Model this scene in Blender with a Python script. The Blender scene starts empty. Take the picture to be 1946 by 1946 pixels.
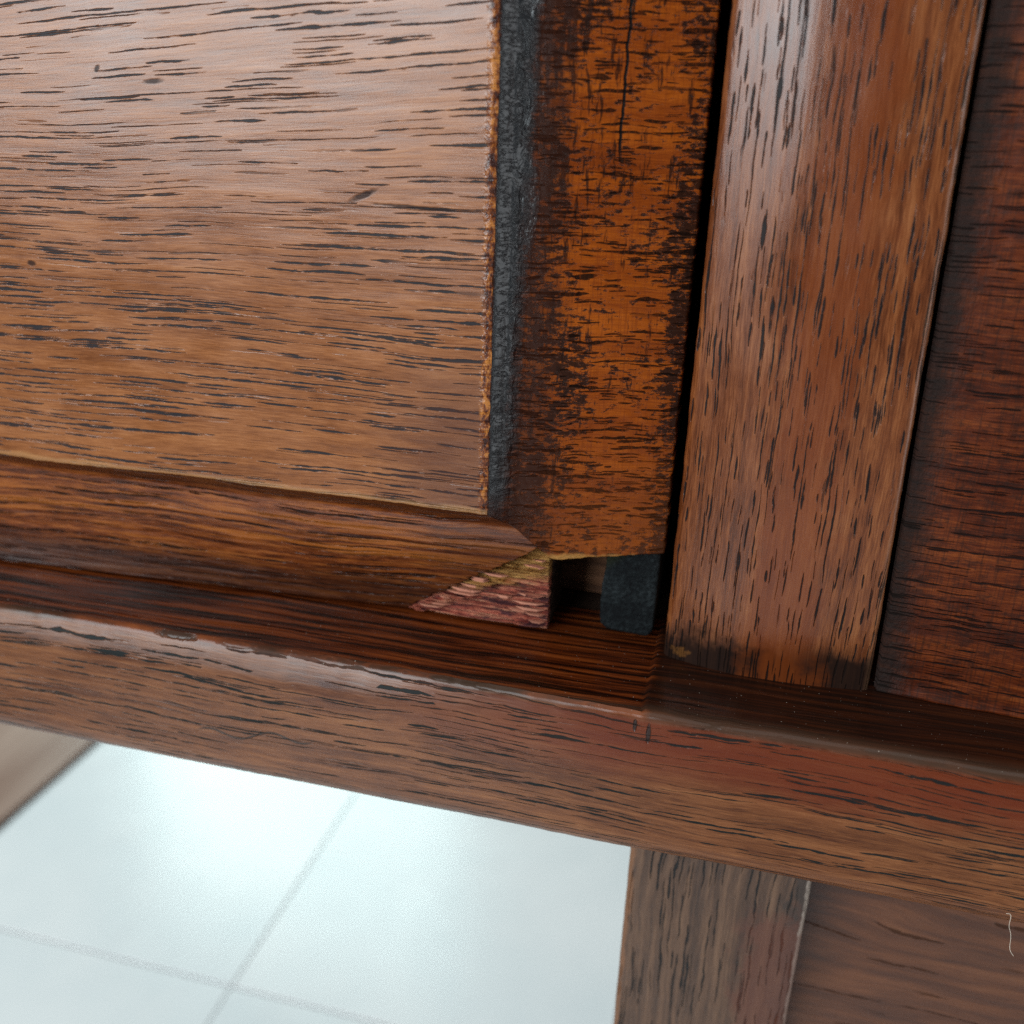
import bpy, math, random
from mathutils import Matrix, Vector, noise
random.seed(4)
S = bpy.context.scene

# ------------------------------------------------------------------ camera
# World: X along the desk front, Y away from the viewer, Z up, floor at Z = 0.
CAMZ = 0.64
RX = (0.96942337, 0.11911481, -0.21454603)      # desk axes seen from the lens (right, down, forward)
RD = (-0.03453588, 0.93181433, 0.36128843)
RY = (0.24295187, -0.34283191, 0.90743632)
cam = bpy.data.objects.new('camera', bpy.data.cameras.new('camera'))
S.collection.objects.link(cam)
right = Vector((RX[0], RY[0], -RD[0])); down = Vector((RX[1], RY[1], -RD[1])); fwd = Vector((RX[2], RY[2], -RD[2]))
M = Matrix((right, -down, -fwd)).transposed().to_4x4()
M.translation = (0, 0, CAMZ)
cam.matrix_world = M
cam.data.sensor_width = 36
cam.data.lens = 1813.84 / 1946 * 36
cam.data.clip_start = 0.01
cam.data.clip_end = 100
cam.data.dof.use_dof = True
cam.data.dof.focus_distance = 0.193
cam.data.dof.aperture_fstop = cam.data.lens / 1000 / 0.0030
S.camera = cam

# ------------------------------------------------------------------ light
w = bpy.data.worlds.new('World'); S.world = w; w.use_nodes = True
bg = w.node_tree.nodes['Background']
bg.inputs[0].default_value = (0.93, 0.97, 1.0, 1); bg.inputs[1].default_value = 0.10

def area(name, loc, target, sx, sy, power, col):
    l = bpy.data.lights.new(name, 'AREA'); l.shape = 'RECTANGLE'; l.size = sx; l.size_y = sy
    l.energy = power; l.color = col
    o = bpy.data.objects.new(name, l); S.collection.objects.link(o)
    o.location = loc
    o.rotation_euler = (Vector(target) - Vector(loc)).to_track_quat('-Z', 'Y').to_euler()
    return o
# window to the left behind the viewer, glazed door behind the desk, soft ceiling light
area('window_light', (-0.90, -1.42, 1.19), (-0.05, 0.18, 0.62), 1.32, 1.12, 48, (0.85, 0.955, 1.0))
area('glass_door_light', (-1.32, 2.5, 1.12), (-1.32, 0.0, 1.12), 1.2, 2.2, 80, (0.75, 1.0, 0.975))
area('side_sheen_light', (1.5, -0.06, 0.62), (0.0, 0.19, 0.60), 0.9, 1.1, 7, (0.93, 0.97, 1.0))  # added lamp, no window known there, gives right-facing edges their sheen
area('ceiling_light', (0.2, -0.5, 2.5), (0.0, 0.2, 0.5), 1.6, 1.6, 10, (1.0, 0.97, 0.93))

S.view_settings.view_transform = 'Standard'
S.view_settings.look = 'None'
S.view_settings.gamma = 1
S.view_settings.exposure = 0
S.view_settings.use_curve_mapping = False
S.cycles.use_denoising = False
S.cycles.max_bounces = 5
S.cycles.diffuse_bounces = 3
S.cycles.glossy_bounces = 2

# ------------------------------------------------------------------ node helper
class G:
    def __init__(s, name):
        s.m = bpy.data.materials.new(name); s.m.use_nodes = True
        s.t = s.m.node_tree; s.n = s.t.nodes; s.l = s.t.links
        s.b = s.n['Principled BSDF']
        tc = s.n.new('ShaderNodeTexCoord')
        v = s.n.new('ShaderNodeVectorMath'); v.operation = 'SCALE'; v.inputs['Scale'].default_value = 1000
        s.l.new(tc.outputs['Object'], v.inputs[0])
        sp = s.n.new('ShaderNodeSeparateXYZ'); s.l.new(v.outputs[0], sp.inputs[0])
        s.x, s.y, s.z = (Vv(s, o) for o in sp.outputs)          # millimetres in the desk's own frame
    def put(s, inp, val):
        if isinstance(val, Vv): s.l.new(val.o, inp)
        elif isinstance(val, tuple) and len(val) == 3 and inp.type == 'RGBA': inp.default_value = (*val, 1)
        else: inp.default_value = val
    def math(s, op, a, b=None, c=None, clamp=False):
        n = s.n.new('ShaderNodeMath'); n.operation = op; n.use_clamp = clamp
        for i, q in enumerate((a, b, c)):
            if q is not None: s.put(n.inputs[i], q)
        return Vv(s, n.outputs[0])
    def vec(s, x, y, z=0.0):
        n = s.n.new('ShaderNodeCombineXYZ')
        for i, q in enumerate((x, y, z)): s.put(n.inputs[i], q)
        return Vv(s, n.outputs[0])
    def noise(s, x, y, z=0.0, detail=2, rough=0.5, dist=0.0):
        n = s.n.new('ShaderNodeTexNoise'); n.noise_dimensions = '2D'
        s.put(n.inputs['Vector'], s.vec(x + z * 7.13, y + z * 3.71)); n.inputs['Scale'].default_value = 1
        n.inputs['Detail'].default_value = detail; n.inputs['Roughness'].default_value = rough
        n.inputs['Distortion'].default_value = dist
        return Vv(s, n.outputs[0])
    def step(s, v, lo, hi, a=0.0, b=1.0):
        n = s.n.new('ShaderNodeMapRange'); n.interpolation_type = 'SMOOTHSTEP'
        for i, q in enumerate((v, lo, hi, a, b)): s.put(n.inputs[i], q)
        return Vv(s, n.outputs[0])
    def mix(s, f, a, b, mode='MIX'):
        n = s.n.new('ShaderNodeMix'); n.data_type = 'RGBA'; n.blend_type = mode
        s.put(n.inputs[0], f); s.put(n.inputs[6], a); s.put(n.inputs[7], b)
        return Vv(s, n.outputs[2])
    def ramp(s, f, stops):
        n = s.n.new('ShaderNodeValToRGB'); e = n.color_ramp.elements
        while len(e) < len(stops): e.new(0.5)
        for q, (p, c) in zip(e, stops): q.position = p; q.color = (*c, 1)
        s.put(n.inputs[0], f); return Vv(s, n.outputs[0])
    def dashes(s, a, b, L, W, hl, hw, keep, seed, soft=0.075, dens=None, wmod=1.0):
        """open pores: one tapered dash in each cell of a stretched cell pattern"""
        ca = a / L + seed * 7.31; cb = b / W + seed * 3.77
        n = s.n.new('ShaderNodeTexVoronoi'); n.voronoi_dimensions = '2D'; n.feature = 'F1'
        s.put(n.inputs['Vector'], s.vec(ca, cb)); n.inputs['Scale'].default_value = 1
        pos = s.n.new('ShaderNodeSeparateXYZ'); s.l.new(n.outputs['Position'], pos.inputs[0])
        col = s.n.new('ShaderNodeSeparateXYZ'); s.l.new(n.outputs['Color'], col.inputs[0])
        r1, r2, r3 = (Vv(s, o) for o in col.outputs)
        da = (ca - Vv(s, pos.outputs[0])) * L
        db = s.math('ABSOLUTE', (cb - Vv(s, pos.outputs[1])) * W)
        hl_ = (r1 * 0.75 + 0.4) * hl
        q = da / hl_; q = q * q
        t = s.math('MAXIMUM', 1.0 - q * q, 0.0)
        hw_ = (r2 * 0.6 + 0.4) * hw * t * wmod
        on = s.step(r3, 1 - keep - 0.02, 1 - keep + 0.02) if dens is None else s.step(r3 + dens, 0.98, 1.04)
        m = s.step(db, hw_ + soft, hw_ - soft * 0.8)
        fade = s.step(t, 0.0, 0.25)
        return m * fade * on

class Vv:
    def __init__(s, g, o): s.g = g; s.o = o
    def __add__(s, q): return s.g.math('ADD', s, q)
    __radd__ = __add__
    def __mul__(s, q): return s.g.math('MULTIPLY', s, q)
    __rmul__ = __mul__
    def __sub__(s, q): return s.g.math('SUBTRACT', s, q)
    def __rsub__(s, q): return s.g.math('SUBTRACT', q, s)
    def __truediv__(s, q): return s.g.math('DIVIDE', s, q)

def oak(name, along, across, cols, seed, layers, warp=3.0, wig=0.35, rough=0.42, pore=(0.010, 0.009, 0.010),
        pore_k=0.96, streak=1.3, extra=None, bump=0.00035, spec=0.5, tone_k=0.75, dens_k=0.35, fine=0.35, blotch=0.5, coat=0.0, tilt=None, dens_fn=None):
    g = G(name)
    a = getattr(g, along); b0 = getattr(g, across)
    if tilt: b0 = b0 - tilt(g)
    sd = seed * 11.3
    wv = g.noise(a * 0.011, b0 * 0.022, sd, 2, 0.5) - 0.5
    wg = g.noise(a * 0.10, b0 * 0.30, sd + 5, 2, 0.55) - 0.5
    b = b0 + wv * (warp * 2) + wg * (wig * 2)
    tone = g.noise(a * 0.018, b * 0.33 * streak, sd + 9, 4, 0.62)
    blo = g.noise(a * 0.045, b0 * 0.07, sd + 13, 3, 0.55)
    fib = g.noise(a * 0.16, b * 3.4, sd + 17, 4, 0.72)
    tt = (tone - 0.5) * tone_k + (blo - 0.5) * blotch * 0.5 + (fib - 0.5) * fine + 0.52
    col = g.ramp(tt, [(0.30, cols[0]), (0.48, cols[1]), (0.60, cols[2]), (0.74, cols[3])])
    dn = g.noise(a * 0.02, b0 * 0.06, sd + 21, 2, 0.5) * dens_k * 2 - dens_k
    if dens_fn: dn = dn + dens_fn(g)
    brk = g.noise(a * 0.16, b * 0.9, sd + 31, 3, 0.65)
    wmod = g.step(brk, 0.28, 0.72, 0.10, 1.6)
    pm = None
    for i, (L, W, hl, hw, keep) in enumerate(layers):
        d = g.dashes(a, b, L, W, hl, hw, keep, seed + i * 3.1, dens=dn + keep, wmod=wmod)
        pm = d if pm is None else g.math('MAXIMUM', pm, d)
    pm = pm * g.step(brk, 0.28, 0.42, 0.4, 1.0)
    c = g.mix(pm * pore_k, col, pore)
    h = (fib - 0.5) * 0.07 + (tone - 0.5) * 0.25 - pm * 0.7
    r = (blo - 0.5) * 0.22 + (fib - 0.5) * 0.14 + rough + pm * 0.15
    env = dict(g=g, a=a, b=b, b0=b0, c=c, h=h, r=r, pm=pm, tone=tone, blo=blo, fib=fib, sd=sd)
    if extra: extra(env)
    g.put(g.b.inputs['Base Color'], env['c'])
    g.put(g.b.inputs['Roughness'], env['r'])
    g.put(g.b.inputs['Specular IOR Level'], (1.0 - env['pm'] * 0.75) * env.get('spec', spec))
    if coat:
        g.b.inputs['Coat Weight'].default_value = coat; g.b.inputs['Coat Roughness'].default_value = 0.3
    bn = g.n.new('ShaderNodeBump'); bn.inputs['Distance'].default_value = bump; bn.inputs['Strength'].default_value = 1.0
    g.put(bn.inputs['Height'], env['h']); g.l.new(bn.outputs[0], g.b.inputs['Normal'])
    return g.m

def plain(name, col, rough=0.6, spec=0.5):
    g = G(name)
    n = g.noise(g.x * 0.15, g.y * 0.15, g.z * 0.15, 4, 0.6)
    g.put(g.b.inputs['Base Color'], g.mix(n, tuple(q * 0.6 for q in col), tuple(q * 1.35 for q in col)))
    g.b.inputs['Roughness'].default_value = rough; g.b.inputs['Specular IOR Level'].default_value = spec
    return g.m

# desk frame: object coordinates in mm have y = Y - 186, z = height above the floor
ZO = 640.0
def hz(z): return z + ZO          # height above the floor of a level measured from the lens

# ------------------------------------------------------------------ materials
BROWN = [(0.100, 0.028, 0.008), (0.198, 0.063, 0.017), (0.270, 0.092, 0.026), (0.340, 0.131, 0.041)]
RED = [(0.030, 0.006, 0.0015), (0.110, 0.023, 0.004), (0.195, 0.046, 0.008), (0.290, 0.084, 0.015)]
DARK = [(0.012, 0.004, 0.002), (0.045, 0.012, 0.004), (0.085, 0.026, 0.008), (0.130, 0.045, 0.014)]
ORANGE = [(0.045, 0.006, 0.001), (0.165, 0.029, 0.0015), (0.275, 0.057, 0.002), (0.370, 0.094, 0.005)]

FIELD_MARKS = [(-73.8, -10.5, 3.2, 0.8, 0.40), (-150.1, -27.8, 1.3, 0.7, 0), (-116.8, 8.5, 2.6, 0.6, 0.1), (-128.9, 10.5, 0.7, 0.7, 0.5), (-62, -12.2, 12, 0.4, -0.03)]
def field_extra(e):
    g = e['g']
    # purple-brown grime where hands and polish gathered near the lower right corner
    gr = g.step(g.x + g.noise(g.x * .05, g.z * .5, 3, 3, .6) * 22, -66, -44) * g.step(g.z, hz(-36), hz(-52))
    e['c'] = g.mix(gr * 0.45, e['c'], (0.060, 0.020, 0.014))
    # orange broken arris along the right side
    ar = g.step(g.x + (g.noise(g.x * .4, g.z * .35, 8, 3, .7) - .5) * 2.2, -50.1, -48.9)
    mot = g.noise(g.x * .9, g.z * .55, 2, 3, .7)
    mot = mot + (g.noise(g.x * .05, g.z * .09, 44, 3, .6) - .5) * 0.5
    e['c'] = g.mix(ar, e['c'], g.ramp(mot, [(0.36, (0.03, 0.006, 0.003)), (0.50, (0.15, 0.034, 0.006)), (0.66, (0.42, 0.15, 0.03))]))
    e['h'] = e['h'] + ar * mot * 1.6
    # small knots and dents
    wb = (g.noise(g.x * .5, g.z * .9, 61, 3, .6) - .5) * 3
    for kx, kz, ra, rb, sk in FIELD_MARKS:
        dx = (g.x - kx) / ra; dz = (g.z - hz(kz) - (g.x - kx) * sk) / rb
        kk = g.step(dx * dx + dz * dz + wb * 0.4, 1.2, 0.1)
        e['c'] = g.mix(kk * 0.85, e['c'], (0.012, 0.010, 0.012)); e['h'] = e['h'] - kk * 0.12; e['pm'] = g.math('MAXIMUM', e['pm'], kk)
    # pale lower lip
    lip = g.step(g.z + (g.noise(g.x * .12, g.z * .3, 4, 2, .5) - .5) * 1.6, hz(-71.0), hz(-72.2))
    e['c'] = g.mix(lip * 0.55, e['c'], (0.42, 0.21, 0.08))
field_m = oak('oak_field', 'x', 'z', BROWN, 1.0,
    [(30, 1.9, 13.5, 0.25, 0.50), (15, 1.6, 6.8, 0.21, 0.36), (60, 2.4, 28, 0.21, 0.58), (22, 1.1, 9.5, 0.08, 0.28)], warp=2.2, wig=0.24,
    rough=0.29, pore=(0.015, 0.017, 0.021), streak=1.0, tone_k=0.42, spec=0.55, extra=field_extra, blotch=0.5, dens_k=0.26, bump=0.00018, fine=0.6,
    tilt=lambda g: (g.x + 100) * 0.085 * g.step(g.z, hz(-45), hz(25)),
    dens_fn=lambda g: g.step(g.z, hz(5), hz(-55), -0.10, 0.10))

def side_extra(e):
    g = e['g']
    # cross scratches running up and down the bevel
    scr = g.noise(g.x * 2.6, g.z * 0.09, 7, 3, .65)
    e['c'] = g.mix(g.step(scr, 0.48, 0.68) * 0.5, e['c'], (0.13, 0.022, 0.002))
    spot = g.noise(g.x * .36, g.z * .85, 12, 5, .72)
    near = g.step(g.x + (g.noise(g.x * .1, g.z * .05, 29, 2, .5) - .5) * 16, -40, -25); far = g.step(g.x + (g.noise(g.x * .1, g.z * .12, 9, 3, .6) - .5) * 9, -18.5, -12.5)
    low = g.step(g.z, hz(-50), hz(-82))
    big = g.noise(g.x * .06, g.z * .045, 71, 3, .6) - .5
    dk = g.step(spot - near * 0.14 + far * 0.15 + big * 0.40, 0.44, 0.54)
    e['c'] = g.mix(dk * 0.92, e['c'], (0.005, 0.0016, 0.0008))
    smr = g.noise(g.x * .55, g.z * .10, 83, 4, .7)
    sm = g.step(smr + g.step(g.z, hz(-50), hz(15)) * 0.07 - near * 0.10, 0.53, 0.64)
    e['c'] = g.mix(sm * 0.85, e['c'], (0.012, 0.003, 0.001))
    e['c'] = g.mix(low * 0.35, e['c'], (0.110, 0.030, 0.008))
    # black wax and dirt packed into the cove beside the field
    wob = (g.noise(g.x * .2, g.z * .10, 15, 4, .65) - .5) * 5
    wx = g.step(g.x + wob + (hz(20) - g.z) * 0.03, -40.0, -43.6) * g.step(g.x, -47.9, -47.4)
    wx = wx * g.step(g.z + wob, hz(-75), hz(-67), 0.15, 1.0)
    e['pm'] = e['pm'] * (1.0 - wx)
    wx2 = g.step(g.x + wob * 1.6, -33.0, -40.0)
    e['c'] = g.mix(wx2 * (spot * 0.9 + 0.3), e['c'], (0.026, 0.006, 0.002))
    e['c'] = g.mix(wx, e['c'], (0.009, 0.010, 0.012))
    lump = g.noise(g.x * .42, g.z * .22, 19, 3, .55, 1.0)
    e['h'] = e['h'] * (1.0 - wx) + wx * lump * (g.step(g.x, -45.6, -44.2) * 4.0 + 0.8) - dk * 0.35
    e['r'] = e['r'] * (1.0 - wx) + wx * (lump * 0.22 + 0.20)
    e['spec'] = wx * 0.45 + 0.2
    # fresh wood along the broken lower edge
    br = g.step(g.z + (g.noise(g.x * .25, g.z * .2, 23, 3, .6) - .5) * 2.2 + g.x * 0.02, hz(-83.0), hz(-84.3))
    e['c'] = g.mix(br * 0.9, e['c'], (0.36, 0.17, 0.045))
    # the upright split near the top
    ln = g.math('ABSOLUTE', g.x + 26.5 + (g.noise(g.x * 0.001, g.z * .2, 4, 2, .5) - .5) * 1.2)
    ck = g.step(ln, 0.33, 0.12) * g.step(g.z, hz(-4), hz(0))
    e['c'] = g.mix(ck, e['c'], (0.004, 0.003, 0.003)); e['h'] = e['h'] - ck * 2
side_m = oak('oak_end_bevel', 'x', 'z', ORANGE, 2.0,
    [(14, 1.7, 5.2, 0.30, 0.50), (8, 1.2, 3.0, 0.22, 0.46), (5, 0.9, 1.8, 0.18, 0.4)], warp=1.0, wig=0.8, rough=0.36, pore=(0.010, 0.004, 0.002),
    streak=0.7, extra=side_extra, fine=0.30, blotch=0.35, bump=0.00025, spec=0.2, tone_k=0.25)

def bottom_extra(e):
    g = e['g']
    # shadow under the overhang of the field and along the foot, painted dark
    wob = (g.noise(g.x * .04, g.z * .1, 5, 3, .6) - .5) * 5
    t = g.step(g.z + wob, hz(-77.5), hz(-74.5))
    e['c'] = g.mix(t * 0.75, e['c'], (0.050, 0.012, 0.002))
    m = g.step(g.z + wob, hz(-79), hz(-82)) * g.step(g.z + wob, hz(-93), hz(-88))
    e['c'] = g.mix(m * g.step(e['tone'], 0.42, 0.62) * 0.7, e['c'], (0.30, 0.085, 0.012))
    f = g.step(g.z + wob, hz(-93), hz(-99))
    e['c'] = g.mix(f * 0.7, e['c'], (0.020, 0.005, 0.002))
    k = g.step(g.x + wob * 3, -75, -50)
    e['c'] = g.mix(k * 0.45, e['c'], (0.05, 0.013, 0.005))
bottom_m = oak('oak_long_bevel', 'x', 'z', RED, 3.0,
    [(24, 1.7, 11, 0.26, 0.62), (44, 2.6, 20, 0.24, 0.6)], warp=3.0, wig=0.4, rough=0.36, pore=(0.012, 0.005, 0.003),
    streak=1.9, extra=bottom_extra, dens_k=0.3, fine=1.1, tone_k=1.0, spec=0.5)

def stile_extra(e):
    g = e['g']
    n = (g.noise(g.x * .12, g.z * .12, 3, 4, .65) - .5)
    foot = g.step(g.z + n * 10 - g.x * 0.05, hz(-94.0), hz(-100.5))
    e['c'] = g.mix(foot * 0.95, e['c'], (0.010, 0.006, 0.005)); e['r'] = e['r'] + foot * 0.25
    warm = g.step(g.x + n * 16, 4, 12) * g.step(g.x + n * 16, 25, 17)
    e['c'] = g.mix(warm * 0.65 * (1.0 - e['pm'] * 0.95), e['c'], g.mix(e['tone'], (0.110, 0.018, 0.002), (0.180, 0.040, 0.007)))
    kx = g.x + 5.4; kz = g.z - hz(-102.6)
    kn = g.step(kx * kx * 0.35 + kz * kz + (g.noise(g.x * .9, g.z * .9, 9, 3, .6) - .5) * 6, 2.2, 0.0) * 0.3
    e['c'] = g.mix(kn, e['c'], (0.26, 0.10, 0.022))
    # sheen of the right arris, put in as a paler tone
    ed = g.step(g.x + n * 1.6 + (g.z - hz(-101)) * 0.02, 32.4, 33.4)
    e['c'] = g.mix(ed * 0.15, e['c'], (0.30, 0.15, 0.08))
    e['spec'] = 0.5 - foot * 0.45
STILE = [(0.052, 0.012, 0.003), (0.122, 0.031, 0.008), (0.178, 0.051, 0.014), (0.240, 0.080, 0.025)]
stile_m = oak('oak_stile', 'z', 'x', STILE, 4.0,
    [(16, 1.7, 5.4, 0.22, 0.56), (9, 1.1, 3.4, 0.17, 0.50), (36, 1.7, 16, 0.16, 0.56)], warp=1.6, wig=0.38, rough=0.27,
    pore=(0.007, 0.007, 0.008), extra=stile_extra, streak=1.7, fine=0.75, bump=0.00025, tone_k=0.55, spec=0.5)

def rail_extra(e):
    g = e['g']
    top = g.step(g.z, hz(-107.2), hz(-105.6))
    n = g.noise(g.x * .03, g.y * .2, 6, 3, .6) - .5
    rt = g.step(g.x + n * 5, -11.8, -9.0)
    e['h'] = e['h'] * (1.0 - top * 0.75); e['r'] = e['r'] - top * 0.12
    e['spec'] = 0.5 - top * 0.28 - g.step(g.x, -60, 20) * (1.0 - top) * 0.30
    stp = g.noise(g.x * .016, e['b'] * .62, 41, 5, .66)
    led = g.ramp(stp, [(0.40, (0.004, 0.0012, 0.0008)), (0.47, (0.036, 0.006, 0.0015)), (0.56, (0.110, 0.021, 0.004)), (0.70, (0.190, 0.043, 0.008))])
    spk = g.noise(g.x * 1.9, g.y * 1.9, 77, 1, .5)
    e['c'] = g.mix(top * 0.95, e['c'], led)
    e['c'] = g.mix(top * rt * 0.80, e['c'], (0.014, 0.006, 0.004))
    e['c'] = g.mix(top * g.step(spk, 0.82, 0.86), e['c'], (0.35, 0.30, 0.25))
    # red-stained upper part of the front on the right, honey-coloured on the left
    up = g.step(g.z + n * 9, hz(-124), hz(-113)) * (1.0 - top)
    r2 = g.step(g.x + n * 60, -90, 0)
    e['c'] = g.mix(up * r2 * 0.8 * (1.0 - e['pm'] * 0.95), e['c'], (0.105, 0.013, 0.0015))
    # nicks, bruises and one curved crack
    wb = (g.noise(g.x * .7, g.z * .7, 61, 3, .6) - .5) * 1.4
    for kx, kz, ra, rb in RAIL_NICKS:
        dx = (g.x - kx) / ra; dz = (g.z - hz(kz)) / rb
        kk = g.step(dx * dx + dz * dz + wb, 1.3, 0.3) * g.step(g.y, -17.5, -19.0)
        e['c'] = g.mix(kk * 0.88, e['c'], (0.012, 0.009, 0.008)); e['h'] = e['h'] - kk * 1.2
    cx = g.x + 96.5
    ck = g.math('ABSOLUTE', g.z - hz(-127.0) - g.math('SINE', cx * 0.40) * 1.1 - cx * 0.12)
    ck = g.step(ck, 0.34, 0.12) * g.step(g.math('ABSOLUTE', cx), 15.5, 12.0)
    e['c'] = g.mix(ck * 0.85, e['c'], (0.014, 0.010, 0.008)); e['h'] = e['h'] - ck * 1.0
    # edge sheen painted pale along the arris, dark chips here and there
    ch = g.noise(g.x * .09, g.y * .2, 17, 4, .7)
    ar = g.step(g.z + (ch - .5) * 2.2, hz(-106.9), hz(-106.0)) * g.step(g.y, -16.5, -20.6)
    e['c'] = g.mix(ar * 0.12, e['c'], (0.33, 0.18, 0.11))
    dk = g.step(ch, 0.66, 0.72) * g.step(g.z, hz(-110), hz(-107)) * g.step(g.y, -14, -19)
    e['c'] = g.mix(dk * 0.8, e['c'], (0.012, 0.007, 0.006))
RAIL_NICKS = [(-9.2, -109.3, 0.5, 2.2), (-12.0, -107.8, 0.4, 1.4), (-115.5, -105.6, 5.5, 0.9)]
RAIL = [(0.044, 0.010, 0.003), (0.114, 0.035, 0.010), (0.166, 0.056, 0.018), (0.228, 0.086, 0.029)]
def rail_oak():
    # across-the-grain coordinate wraps over the arris: up the front, then back along the ledge
    global G
    class GR(G):
        def __init__(s, name):
            super().__init__(name)
            s.w = s.z - s.y * 1.0
    old = G; G = GR
    m = oak('oak_rail', 'x', 'w', RAIL, 5.0,
        [(34, 2.6, 14, 0.26, 0.46), (18, 2.2, 8, 0.20, 0.40), (80, 2.2, 37, 0.20, 0.60), (26, 1.0, 11, 0.10, 0.45)], warp=3.0, wig=0.40, rough=0.36,
        pore=(0.006, 0.012, 0.013), extra=rail_extra, streak=1.6, fine=0.55, bump=0.00025, tone_k=0.6, spec=0.5)
    G = old
    return m
rail_m = rail_oak()

def right_extra(e):
    g = e['g']
    scr = g.noise(g.x * 2.2, g.z * 0.10, 7, 3, .65)
    e['c'] = g.mix(g.step(scr, 0.48, 0.66) * 0.5, e['c'], (0.020, 0.006, 0.003))
    spot = g.noise(g.x * .22, g.z * .60, 12, 5, .72)
    e['c'] = g.mix(g.step(spot, 0.48, 0.66) * 0.6, e['c'], (0.009, 0.004, 0.003))
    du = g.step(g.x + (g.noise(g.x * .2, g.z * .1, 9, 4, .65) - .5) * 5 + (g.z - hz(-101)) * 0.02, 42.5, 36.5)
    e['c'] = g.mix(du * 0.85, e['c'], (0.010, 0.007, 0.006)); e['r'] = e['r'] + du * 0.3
    e['h'] = e['h'] + du * g.noise(g.x * .8, g.z * .6, 3, 4, .7) * 1.5
right_m = oak('oak_dark_drawer', 'x', 'z', [(0.018, 0.003, 0.001), (0.062, 0.010, 0.002), (0.108, 0.020, 0.0035), (0.17, 0.037, 0.006)], 6.0,
    [(16, 1.5, 7, 0.19, 0.42), (9, 1.1, 4, 0.14, 0.4), (34, 3.0, 16, 0.18, 0.45)], warp=1.8, wig=0.5, rough=0.42, pore=(0.008, 0.006, 0.006),
    extra=right_extra, streak=1.2, blotch=0.6, spec=0.15, fine=0.7, tone_k=0.5)

def leg_extra(e):
    g = e['g']
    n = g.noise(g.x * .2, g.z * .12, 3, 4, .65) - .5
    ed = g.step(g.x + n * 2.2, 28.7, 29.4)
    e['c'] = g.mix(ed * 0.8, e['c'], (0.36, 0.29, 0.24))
    dk = g.step(g.x + n * 10, 24, 27) * (1.0 - ed)
    e['c'] = g.mix(dk * 0.75, e['c'], (0.022, 0.014, 0.011))
    rd = g.step(g.x + n * 14, 14, 20) * g.step(g.z + n * 20, hz(-164), hz(-172))
    e['c'] = g.mix(rd * 0.6, e['c'], (0.10, 0.026, 0.012))
    le = g.step(g.x + n * 2, -10.2, -11.2)
    e['c'] = g.mix(le * 0.6, e['c'], (0.22, 0.085, 0.03))
LEG = [(0.026, 0.011, 0.006), (0.062, 0.028, 0.014), (0.095, 0.045, 0.023), (0.135, 0.068, 0.036)]
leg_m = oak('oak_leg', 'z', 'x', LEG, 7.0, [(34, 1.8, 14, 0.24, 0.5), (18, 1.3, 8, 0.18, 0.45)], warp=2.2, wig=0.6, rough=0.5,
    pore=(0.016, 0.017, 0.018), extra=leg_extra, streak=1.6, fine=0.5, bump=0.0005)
panel_m = oak('oak_lower_panel', 'x', 'z', [(0.035, 0.009, 0.003), (0.070, 0.020, 0.006), (0.100, 0.030, 0.009), (0.13, 0.043, 0.014)], 8.0,
    [(30, 4.0, 13, 0.5, 0.45)], warp=9.0, wig=0.5, rough=0.5, pore=(0.025, 0.014, 0.010), streak=0.8, pore_k=0.6)
inner_m = oak('oak_inside', 'x', 'z', [(0.09, 0.035, 0.015), (0.18, 0.07, 0.03), (0.26, 0.11, 0.05), (0.32, 0.14, 0.07)], 9.0,
    [(20, 2.5, 9, 0.3, 0.4)], rough=0.6)
hidden_m = plain('dark_old_oak', (0.035, 0.016, 0.009), 0.7)

def broken():
    g = G('bare_broken_oak')
    fib = g.noise(g.x * .10, g.z * 1.5, 3, 4, .65); f2 = g.noise(g.x * .07, g.z * 2.4, 8, 4, .65)
    edge = g.z - g.x * 0.27 - 9.7 + (g.noise(g.x * .16, g.z * .45, 5, 4, .65) - .5) * 6
    red = g.step(edge + (f2 - .5) * 4, hz(-88.5), hz(-92.5))
    yel = g.ramp(fib * .6 + f2 * .4, [(0.34, (0.12, 0.050, 0.014)), (0.42, (0.36, 0.150, 0.034)), (0.50, (0.54, 0.255, 0.066)), (0.66, (0.66, 0.37, 0.12))])
    pk = g.ramp(f2 * 0.7 + fib * 0.3, [(0.36, (0.040, 0.008, 0.009)), (0.43, (0.20, 0.030, 0.020)), (0.51, (0.46, 0.105, 0.060)), (0.64, (0.68, 0.32, 0.19))])
    pu = g.noise(g.x * .10, g.z * .9, 11, 4, .7)
    right = g.step(g.x, -62, -40)
    pk = g.mix(g.step(pu + right * 0.07, 0.55, 0.64) * 0.9, pk, (0.060, 0.016, 0.022))
    g.put(g.b.inputs['Base Color'], g.mix(g.step(g.y, 8.2, 9.2), g.mix(red, yel, pk), (0.02, 0.008, 0.004))); g.b.inputs['Roughness'].default_value = 0.6  # side wall of the hole coloured dark for its shade
    g.b.inputs['Specular IOR Level'].default_value = 0.3
    bn = g.n.new('ShaderNodeBump'); bn.inputs['Distance'].default_value = 0.0012
    g.put(bn.inputs['Height'], fib * 1.6 + f2 * 1.2); g.l.new(bn.outputs[0], g.b.inputs['Normal'])
    return g.m
broken_m = broken()
splint_m = plain('torn_oak_fibre', (0.52, 0.21, 0.135), 0.65, 0.3)
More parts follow.
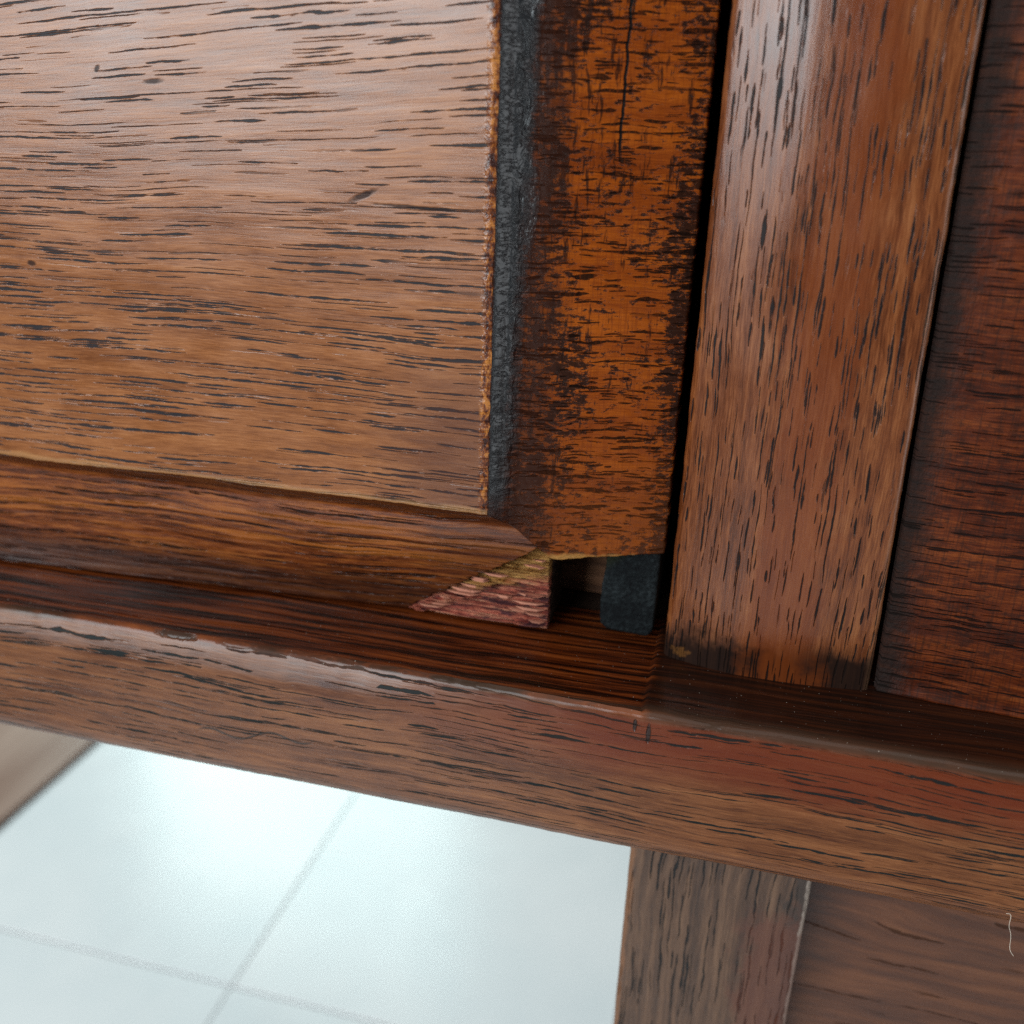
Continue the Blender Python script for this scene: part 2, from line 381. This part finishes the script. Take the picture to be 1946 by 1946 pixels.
def block():
    g = G('blackened_end_grain')
    n = g.noise(g.x * .9, g.z * .9, 4.0, 5, .7); n2 = g.noise(g.x * .15, g.z * .15, 2, 3, .6)
    c = g.ramp(n * 0.6 + n2 * 0.4, [(0.38, (0.0015, 0.002, 0.003)), (0.5, (0.005, 0.007, 0.008)), (0.66, (0.020, 0.025, 0.027))])
    gr = g.step(g.x - (g.z - hz(-86)) * 1.0, -20, -24.5) * g.step(g.z, hz(-92), hz(-84))
    g.put(g.b.inputs['Base Color'], g.mix(gr * 0.5, c, (0.035, 0.04, 0.016))); g.b.inputs['Roughness'].default_value = 0.75; g.b.inputs['Specular IOR Level'].default_value = 0.2
    bn = g.n.new('ShaderNodeBump'); bn.inputs['Distance'].default_value = 0.0007
    g.put(bn.inputs['Height'], n); g.l.new(bn.outputs[0], g.b.inputs['Normal'])
    return g.m
block_m = block()

def tile():
    g = G('glazed_white_tile')
    n = g.noise(g.x * .006, g.y * .006, 2, 4, .55); n2 = g.noise(g.x * .03, g.y * .03, 5, 3, .6)
    g.put(g.b.inputs['Base Color'], g.ramp(n, [(0.3, (0.78, 0.77, 0.78)), (0.7, (0.88, 0.84, 0.84))]))
    g.put(g.b.inputs['Roughness'], n2 * 0.12 + 0.16)
    g.b.inputs['Specular IOR Level'].default_value = 0.32
    return g.m
tile_m = tile()
grout_m = plain('grey_grout', (0.56, 0.58, 0.59), 0.8)
def boards():
    g = G('greyed_floorboard')
    n = g.noise(g.x * .012, g.y * .0022, 3, 4, .6); f = g.noise(g.x * .12, g.y * .006, 8, 3, .6)
    g.put(g.b.inputs['Base Color'], g.ramp(n * .6 + f * .4, [(0.35, (0.26, 0.14, 0.10)), (0.65, (0.42, 0.27, 0.21))]))
    g.b.inputs['Roughness'].default_value = 0.35
    return g.m
board_m = boards()
lint_m = plain('pale_lint', (0.62, 0.52, 0.42), 0.8)

# ------------------------------------------------------------------ mesh helpers (input in mm from the lens axes)
def P(x, y, z): return (x / 1000, (y - 186) / 1000, (z + ZO) / 1000)
def nz(x, y, z=0.0): return noise.noise(Vector((x, y, z)))
def link(name, verts, faces, m, parent, smooth=True):
    me = bpy.data.meshes.new(name); me.from_pydata(verts, [], faces); me.validate(); me.update()
    if smooth:
        me.polygons.foreach_set('use_smooth', [True] * len(me.polygons))
    me.materials.append(m)
    o = bpy.data.objects.new(name, me); S.collection.objects.link(o)
    if parent: o.parent = parent
    return o
def grid(name, rows, m, parent, keep=None, flip=False, smooth=True):
    nv = len(rows[0]); V = [p for r in rows for p in r]; F = []
    for i in range(len(rows) - 1):
        for j in range(nv - 1):
            q = (i * nv + j, i * nv + j + 1, (i + 1) * nv + j + 1, (i + 1) * nv + j)
            F.append(q[::-1] if flip else q)
    return link(name, V, F, m, parent, smooth)
def sweep(name, prof, steps, place, m, parent):
    """closed outline swept along an axis; place(u, v, t, k) -> point"""
    n = len(prof); V = []; F = []
    for t in steps:
        for k, (u, v) in enumerate(prof): V.append(place(u, v, t, k))
    for i in range(len(steps) - 1):
        for k in range(n):
            F.append((i * n + k, i * n + (k + 1) % n, (i + 1) * n + (k + 1) % n, (i + 1) * n + k))
    F.append(tuple(range(n))[::-1]); F.append(tuple((len(steps) - 1) * n + k for k in range(n)))
    o = link(name, V, F, m, parent)
    import bmesh
    b = bmesh.new(); b.from_mesh(o.data); bmesh.ops.recalc_face_normals(b, faces=b.faces); b.to_mesh(o.data); b.free()
    o.data.set_sharp_from_angle(angle=math.radians(50))
    return o
def arc(cx, cy, r, a0, a1, n):
    return [(cx + r * math.cos(math.radians(a0 + (a1 - a0) * i / n)), cy + r * math.sin(math.radians(a0 + (a1 - a0) * i / n))) for i in range(n + 1)]
def lin(a, b, n): return [a + (b - a) * i / n for i in range(n + 1)]
def segs(*stops):
    """stops: value, count, value, count, value ..."""
    out = [stops[0]]
    for i in range(1, len(stops), 2):
        out += lin(out[-1], stops[i + 1], stops[i])[1:]
    return out
def board(name, x0, x1, y0, y1, z0, z1, m, parent, r=0.8):
    prof = arc(x1 - r, y1 - r, r, 0, 90, 3) + arc(x0 + r, y1 - r, r, 90, 180, 3) + arc(x0 + r, y0 + r, r, 180, 270, 3) + arc(x1 - r, y0 + r, r, 270, 360, 3)
    return sweep(name, prof, [z0, z1], lambda u, v, t, k: P(u, v, t), m, parent)

# ------------------------------------------------------------------ floor
floor = link('floor', [(-3, -3, 0), (3, -3, 0), (3, 4, 0), (-3, 4, 0)], [(0, 1, 2, 3)], grout_m, None, False)
floor.location = (0, 0, -0.0015); floor['kind'] = 'structure'
TS = 0.303; JX = -0.337; JY = 0.510; GX = 0.0007; GY = 0.0017
def tile_mesh():
    hx = TS / 2 - GX / 2; hy = TS / 2 - GY / 2; b = 0.0005
    V = []
    for r, z in ((0, -0.001), (0, 0.0012), (b * 0.4, 0.0021), (b * 1.4, 0.0025)):
        for sx, sy in ((-1, -1), (1, -1), (1, 1), (-1, 1)): V.append((sx * (hx - r), sy * (hy - r), z))
    F = []
    for k in range(3):
        for i in range(4): F.append((k * 4 + i, k * 4 + (i + 1) % 4, k * 4 + 4 + (i + 1) % 4, k * 4 + 4 + i))
    F.append((12, 13, 14, 15))
    me = bpy.data.meshes.new('tile'); me.from_pydata(V, [], F); me.update(); me.materials.append(tile_m)
    return me
tm = tile_mesh()
for i in range(-1, 6):
    for j in range(-6, 9):
        o = bpy.data.objects.new('tile', tm); S.collection.objects.link(o); o.parent = floor
        o.location = (JX + TS * (i + 0.5) if i >= 0 else JX - TS * 0.5, JY + TS * (j + 0.5), 0.0)
wf = link('wooden_floor', [(-3, -3, 0), (JX - TS - 0.006, -3, 0), (JX - TS - 0.006, 4, 0), (-3, 4, 0)], [(0, 1, 2, 3)], hidden_m, None, False)
wf.location = (0, 0, -0.0005); wf['kind'] = 'structure'
for i in range(5):
    x1 = JX - TS - 0.008 - i * 0.142; x0 = x1 - 0.140
    h = 0.006
    V = [(x0, -2.9, 0), (x1, -2.9, 0), (x1, 3.9, 0), (x0, 3.9, 0), (x0 + .001, -2.9, h), (x1 - .0012, -2.9, h), (x1 - .0012, 3.9, h), (x0 + .001, 3.9, h)]
    link('plank', V, [(0, 1, 5, 4), (1, 2, 6, 5), (2, 3, 7, 6), (3, 0, 4, 7), (4, 5, 6, 7)], board_m, wf, False)

# ------------------------------------------------------------------ desk
desk = bpy.data.objects.new('oak_desk', None); S.collection.objects.link(desk)
desk.location = (0, 0.186, 0)
desk['label'] = 'old dark oak desk with a broken corner on its fielded drawer front'
desk['category'] = 'desk'
ZT = 190.0                                          # top of what is built, well above the picture

# drawer front: a fielded board
XF, ZF, YF = -47.8, -72.6, 179.0                    # lower right corner and plane of the raised field
MR, MB = 36.4, 32.0                                 # widths of the end and long bevels
def prof(m):
    pts = [(0, 0), (0.35, 0.45), (1.7, 2.1), (3.0, 3.7), (3.7, 4.7), (5.2, 5.6), (8.5, 6.1), (12, 7.0), (20, 9.6), (28, 12.0), (34, 13.7), (37, 14.6)]
    for (a, ya), (b, yb) in zip(pts, pts[1:]):
        if m <= b: return ya + (yb - ya) * (m - a) / (b - a)
    return pts[-1][1]
def rag_x(z): return 0.30 * nz(z * 0.55, 3.1) + 0.22 * nz(z * 1.6, 9.0) + 0.35 * nz(z * 0.06, 1.0)
def rag_z(x): return 0.55 * nz(x * 0.03, 7.0) + 0.22 * nz(x * 0.22, 2.0) + 0.10 * nz(x * 0.9, 4.0)
def surf(x, z): return 0.22 * nz(x * 0.02, z * 0.03, 1) + 0.05 * nz(x * 0.05, z * 0.6, 5)
backing = [(-430, ZT), (-11.9, ZT), (-11.9, -83.2), (-36.2, -86.2), (-36.2, -104.0), (-430, -104.0)]
V = [P(x, 195.2, z) for x, z in backing] + [P(x, 208, z) for x, z in backing]
n = len(backing)
drawer = link('drawer_front', V, [tuple(range(n)), tuple(range(n, 2 * n))[::-1]] + [(i, i + n, (i + 1) % n + n, (i + 1) % n) for i in range(n)], hidden_m, desk, False)
drawer['label'] = 'fielded oak drawer front with its lower right corner broken away'

# raised field
xs = segs(-430, 40, -170, 120, -60, 40, XF - 1.2, 6, XF)
zs = segs(ZF, 6, ZF + 1.2, 40, ZF + 20, 80, 30, 20, ZT)
rows = []
for x in xs:
    r = []
    for z in zs:
        fx = max(0, 1 - (XF - x) / 1.5); fz = max(0, 1 - (z - ZF) / 1.5)
        xx = x + rag_x(z) * max(0, 1 - (XF - x) / 6); zz = z + rag_z(x) * max(0, 1 - (z - ZF) / 6)
        d = 0.45 * max(fx, fz) ** 2
        r.append(P(xx, YF + d + surf(x, z), zz))
    rows.append(r)
grid('raised_field', rows, field_m, drawer, flip=True)

# end bevel (right), cut short by the break
def zcut(x):
    base = -83.9 - (x + 41) * 0.02 if x < -33 else -84.06 + (x + 33) * 0.085
    return base + 0.25 * nz(x * 0.35, 3) + 0.12 * nz(x * 1.2, 6)
ms = segs(0, 22, 11, 60, MR)
rows = []
for m in ms + [None]:
    mm_ = MR if m is None else m
    x0 = XF + mm_
    zlo = ZF - mm_ * MB / MR
    cut = zcut(x0)
    zb = max(zlo, cut)
    r = []
    col = segs(zb, 50, zb + 14, 130, 30, 25, ZT)
    for q, z in enumerate(col):
        k = max(0, 1 - mm_ / 6)
        x = x0 + rag_x(z) * k
        zz = z + rag_z(x0) * k * max(0, 1 - (z - zb) / 8)
        if mm_ >= MR - 0.01: x += 0.35 * nz(z * 0.5, 21) + 0.22 * nz(z * 1.7, 23)
        y = YF + 0.45 * max(0, 1 - mm_ / 0.8) + prof(mm_) + surf(x0, z)
        y += 0.10 * nz(x0 * 0.8, z * 0.8, 3) + 0.06 * nz(x0 * 0.3, z * 2.5, 8)
        if m is None: y = 199
        r.append(P(x, y, zz))
    p0 = r[0]; r.insert(0, (p0[0], (199 - 186) / 1000, p0[2] + 0.0006))
    rows.append(r)
eb = grid('end_bevel', rows, side_m, drawer, flip=True)
eb['label'] = 'orange end bevel with black wax in its cove'

# long bevel (bottom), cut by the slanting break
cut_pts = [(-104.6, -70.5), (-101.8, -67.3), (-98.5, -62.5), (-94.7, -57.0), (-89.5, -49.5), (-84.0, -41.2), (-80, -36)]
def xcut(z):
    for (za, xa), (zb, xb) in zip(cut_pts, cut_pts[1:]):
        if z <= zb:
            t = max(0, (z - za) / (zb - za)); return xa + (xb - xa) * t
    return cut_pts[-1][1]
rows = []
for m in segs(0, 22, 10, 60, MB) + [None]:
    mm_ = MB if m is None else m
    z0 = ZF - mm_
    xe = min(XF + mm_ * MR / MB, xcut(z0) + 1.6 * nz(z0 * 0.6, 3) + 1.5 * nz(z0 * 1.9, 5))
    r = []
    for x in segs(-430, 30, -180, 200, xe - 12, 40, xe):
        lift = max(0, min(1, (-66 - x) / 110)) * 7.0 * max(0, (mm_ - 8) / (MB - 8)) ** 1.3   # the lip is thicker to the left
        k = max(0, 1 - mm_ / 6)
        z = z0 + rag_z(x) * k
        xx = x + rag_x(z0) * k * max(0, 1 - (xe - x) / 8)
        y = YF + 0.45 * max(0, 1 - mm_ / 0.8) + prof(mm_ * MR / MB) - lift + surf(x, z0) + 0.12 * nz(x * 0.05, z0 * 1.2, 3) + 0.05 * nz(x * 0.2, z0 * 3, 8)
        y -= 0.4 * math.exp(-((mm_ - 16) / 7) ** 2)
        if m is None: y = 199
        r.append(P(xx, y, z))
    p0 = r[-1]; r.append((p0[0] - 0.0004, (199 - 186) / 1000, p0[2]))
    rows.append(r)
grid('long_bevel', rows, bottom_m, drawer)

# the bare wood where the corner broke off
rows = []
for z in segs(-82.5, 90, -104.5):
    xl = xcut(z) - 1.5; xr = -36.2 + 0.25 * nz(z * 0.7, 3)
    r = []
    for x in segs(xl, 70, xr):
        f = nz(x * 0.05, z * 1.1, 3) * 0.9 + nz(x * 0.12, z * 2.6, 9) * 0.55
        f += 0.35 * (1 if nz(x * 0.05, z * 0.45, 14) > 0.12 else 0)
        red = max(0, min(1, (-90 - z) / 3))
        y = 190.2 + (-84 - z) * 0.10 + f * (0.35 + 0.65 * red) + 0.5 * red
        y += 1.2 * max(0, 1 - (x - xl) / 4) * 0.4
        r.append(P(x, y, z))
    p0 = r[-1]; r.append((p0[0], (199 - 186) / 1000, p0[2]))
    rows.append(r)
p = rows[-1]; rows.append([(q[0], (199 - 186) / 1000, q[2]) for q in p])
bf = grid('broken_face', rows, broken_m, drawer, smooth=True)
rs = random.Random(11)
for i in range(44):                                   # torn slivers standing proud of the break
    z = rs.uniform(-103.6, -85.5)
    xl = xcut(z) + 0.3; L = rs.uniform(3.0, 9.0)
    if -37.0 - L < xl: continue
    x = rs.choice([xl, xl, rs.uniform(xl, -37.0 - L)]) if i % 3 else -36.6 - L
    y = 189.0 + (-84 - z) * 0.10 - rs.uniform(0.0, 0.7) + 0.5 * max(0, min(1, (-90 - z) / 3))
    hw = rs.uniform(0.14, 0.42); dz = rs.uniform(-0.3, 0.3)
    V = [P(x, y + 0.9, z), P(x + L * .3, y, z + hw + dz * .3), P(x + L * .3, y + .1, z - hw + dz * .3), P(x + L * .75, y - .1, z + hw * .8 + dz), P(x + L * .75, y, z - hw * .8 + dz),
         P(x + L, y + 1.0, z + dz), P(x + L * .5, y + 1.6, z)]
    link('splinter', V, [(0, 2, 1), (1, 2, 4, 3), (3, 4, 5), (0, 1, 6), (1, 3, 6), (3, 5, 6), (0, 6, 2), (2, 6, 4), (4, 6, 5)], rs.choice([broken_m, splint_m]), drawer, False)
bf['label'] = 'bare splintered wood stained pink where the corner broke off'

# end of the drawer side, blackened, seen through the hole
pr = arc(-14.6, -101.4, 2.4, 0, -90, 6) + arc(-21.6, -100.4, 3.0, -100, -180, 6) + lin(0, 1, 8)[:0] + [(-24.6, -96), (-24.5, -92), (-24.0, -88), (-23.8, -78), (-12.2, -78), (-12.1, -88), (-12.15, -95)]
ins = lambda u, v, s: (-17.9 + (u + 17.9) * s, -91 + (v + 91) * s)
V = []; F = []
lev = [(0.80, 194.0), (0.93, 194.15), (0.985, 194.6), (1.0, 195.4), (1.0, 330)]
for s_, y in lev:
    for u, v in pr:
        a, b = ins(u, v, s_); V.append(P(a + 0.18 * nz(u * .9, v * .9, y), y + 0.12 * nz(u * .7, v * .7), b + 0.18 * nz(v * .9, u, y)))
n = len(pr)
for k in range(len(lev) - 1):
    for i in range(n): F.append((k * n + i, (k + 1) * n + i, (k + 1) * n + (i + 1) % n, k * n + (i + 1) % n))
F.append(tuple(range(n)))
ds = link('drawer_side', V, F, block_m, drawer)
ds['label'] = 'blackened end of the drawer side inside the hole'

# carcass behind
board('inner_rail', -200, -13, 219, 231, -106.2, -60, inner_m, desk)
o = sweep('dust_board', [(206.5, -106.5), (420, -106.5), (420, -118), (206.5, -118)], [-430, 320], lambda u, v, t, k: P(t, u, v), hidden_m, desk)
board('back_panel', -430, 320, 420, 430, -118, ZT, hidden_m, desk)
board('carcass_end', -442, -431.5, 190, 430, -118, ZT, hidden_m, desk)
board('carcass_end', 321.5, 332, 190, 430, -118, ZT, hidden_m, desk)
sweep('top_board', [(187, ZT + 1), (430, ZT + 1), (430, ZT + 16), (187, ZT + 16)], [-442, 332], lambda u, v, t, k: P(t, u, v), hidden_m, desk)

# stile
def stile(name, xl, xr, yf, z0, z1, m, taper, dz, crown=2.0, depth=30, seed=0.0):
    w = xr - xl; r = 1.3
    front = arc(r, r, r, 180, 270, 5)
    front = [(u, v) for u, v in front] + [(r + (w - 2 * r) * i / 28, 0) for i in range(1, 28)] + arc(w - r, r, r, 270, 360, 5)
    prof_ = front + [(w, depth), (0, depth)]
    def place(u, v, t, k):
        q = (u / w - 0.5) * 2
        x = xl + u + (taper * (t - z0) / 125.0) * (u / w)
        y = yf + v + crown * abs(q) ** 2.2
        if crown > 1.5: y += 0.085 * max(0, 15 - u) ** 1.15      # worn hollow of the left third
        if v < 8:
            e = max(0, abs(q) - 0.9) / 0.1
            x += (0.20 * nz(t * 0.12, 3 + seed, q) + 0.10 * nz(t * 0.9, 5 + seed, q)) * e
            y += 0.10 * nz(u * 0.15, t * 0.03, seed) + 0.05 * nz(u * 1.3, t * 0.08, seed + 4)
            y += e * 0.25 * abs(nz(t * 0.3, 8 + seed, q * 3))
        zz = t
        return P(x, y, zz)
    steps = segs(z0, int((z1 - z0) / dz), z1)
    return sweep(name, prof_, steps, place, m, desk)
stile('stile', -9.1, 34.1, 185.2, -104.9, ZT, stile_m, -2.4, 1.2)

# drawer front to the right of the stile
rows = []
for x in segs(35.2, 6, 36.5, 50, 70, 40, 320):
    r = []
    for z in segs(-105.0, 4, -103.8, 60, -60, 90, 30, 20, ZT):
        y = 188.5 - 3.2 * (1 - math.exp(-(x - 35.2) / 20.0))
        y -= 1.6 * math.exp(-((z + 104) / 5.0)) * 0.8
        if x < 35.6: y += 1.5
        if z < -104.5: y += 2.5
        y += 0.10 * nz(x * .1, z * .6, 2) + 0.10 * nz(x * .5, z * .5, 6) + 0.25 * nz(x * 0.03, z * 0.03)
        zz = z + (0.3 * nz(x * 0.2, 4) if z < -103 else 0)
        r.append(P(x - 2.4 * (z + 105) / 125 * max(0, 1 - (x - 35.2) / 30), y, zz))
    rows.append(r)
rd = grid('drawer_front', rows, right_m, desk, flip=True)
rd['label'] = 'darkest oak drawer front to the right of the stile'

# front rail: ledge on top, rounded front
pr = []
YR = 164.4
pr += [(YR + 1.7 - 1.7 * math.cos(math.radians(a)), -106.4 + 1.7 * math.sin(math.radians(a))) for a in (0, 15, 30, 45, 60, 75, 90)]
pr += [(YR + 1.7 + (207 - YR - 1.7) * i / 12, -104.7) for i in range(1, 13)]
pr += [(207, -141.5), (190, -141.8)]
pr += arc(YR + 8.2, -133.6, 8.2, 270, 180, 9)
pr += [(YR - 0.25 * math.sin(math.pi * i / 18), -133.6 + 27.2 * i / 18) for i in range(1, 18)]
def place(u, v, t, k):
    y, z = u, v
    if z > -105 and y > YR + 1:
        s = max(0, min(1, (-10.5 - t) / 0.8))
        z -= 0.55 * s + 0.10 * nz(t * 0.02, y * 0.6, 4) + 0.04 * nz(t * 0.06, y * 2.2, 9)
    if y < YR + 9:
        y += 0.22 * nz(t * 0.02, z * 0.05, 3) + 0.07 * nz(t * 0.06, z * 0.8, 5)
    if z > -108 and y < YR + 4:
        y += 0.16 * abs(nz(t * 0.12, 6)) + 0.08 * nz(t * 0.5, 2)
        z -= 0.35 * abs(nz(t * 0.10, 1.7)) + 0.7 * max(0, nz(t * 0.045, 5.5) - 0.35)
    if v > -114 and y < YR + 6:                      # the arris is worn rounder towards the left
        y += max(0.1, min(2.1, (-8 - t) / 55 * 2.0)) * (max(0, v + 112.5) / 7.8) ** 1.15
    if v < -130: z += 0.35 * nz(t * 0.03, 12) + 0.12 * nz(t * 0.3, 15)
    return P(t, y, z)
sweep('front_rail', pr, segs(-430, 60, -190, 190, -13, 12, -9, 60, 80, 40, 320), place, rail_m, desk)

# post under the rail and the pedestal panel beside it
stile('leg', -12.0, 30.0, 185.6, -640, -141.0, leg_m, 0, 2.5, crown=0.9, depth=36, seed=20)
rows = []
for x in segs(29.0, 60, 90, 30, 320):
    rows.append([P(x, 200 + 0.5 * nz(x * .02, z * .03) + 0.12 * nz(x * .05, z * .4, 4), z) for z in segs(-632, 30, -240, 80, -141)])
grid('pedestal_panel', rows, panel_m, desk, flip=True)
board('pedestal_side', -10, 2, 223, 430, -636, -119, hidden_m, desk)

# ------------------------------------------------------------------ lint
def thread(pts, rad, label):
    """a curled fibre: a thin six-sided tube through the points"""
    c = bpy.data.curves.new('lint', 'CURVE'); c.dimensions = '3D'; c.bevel_depth = rad / 1000; c.bevel_resolution = 1
    sp = c.splines.new('NURBS'); sp.points.add(len(pts) - 1)
    for q, p in zip(sp.points, pts): q.co = (p[0] / 1000, p[1] / 1000, (p[2] + ZO) / 1000, 1)
    sp.use_endpoint_u = True; sp.order_u = 4
    tmp = bpy.data.objects.new('tmp', c); S.collection.objects.link(tmp)
    dg = bpy.context.evaluated_depsgraph_get(); dg.update()
    me = bpy.data.meshes.new_from_object(tmp.evaluated_get(dg)); me.name = 'lint_thread'
    bpy.data.objects.remove(tmp)
    me.materials.clear(); me.materials.append(lint_m)
    o = bpy.data.objects.new('lint_thread', me); S.collection.objects.link(o)
    o['label'] = label; o['category'] = 'lint'
    return o

thread([(62.0, 163.2, -135.0), (63.0, 162.8, -134.2), (62.6, 163.0, -137.5), (64.3, 164.8, -140.4),
        (65.0, 165.5, -143.5), (65.2, 165.8, -146.0), (66.4, 166.0, -147.2)], 0.05, 'pale curled thread hanging over the lower edge of the front rail')
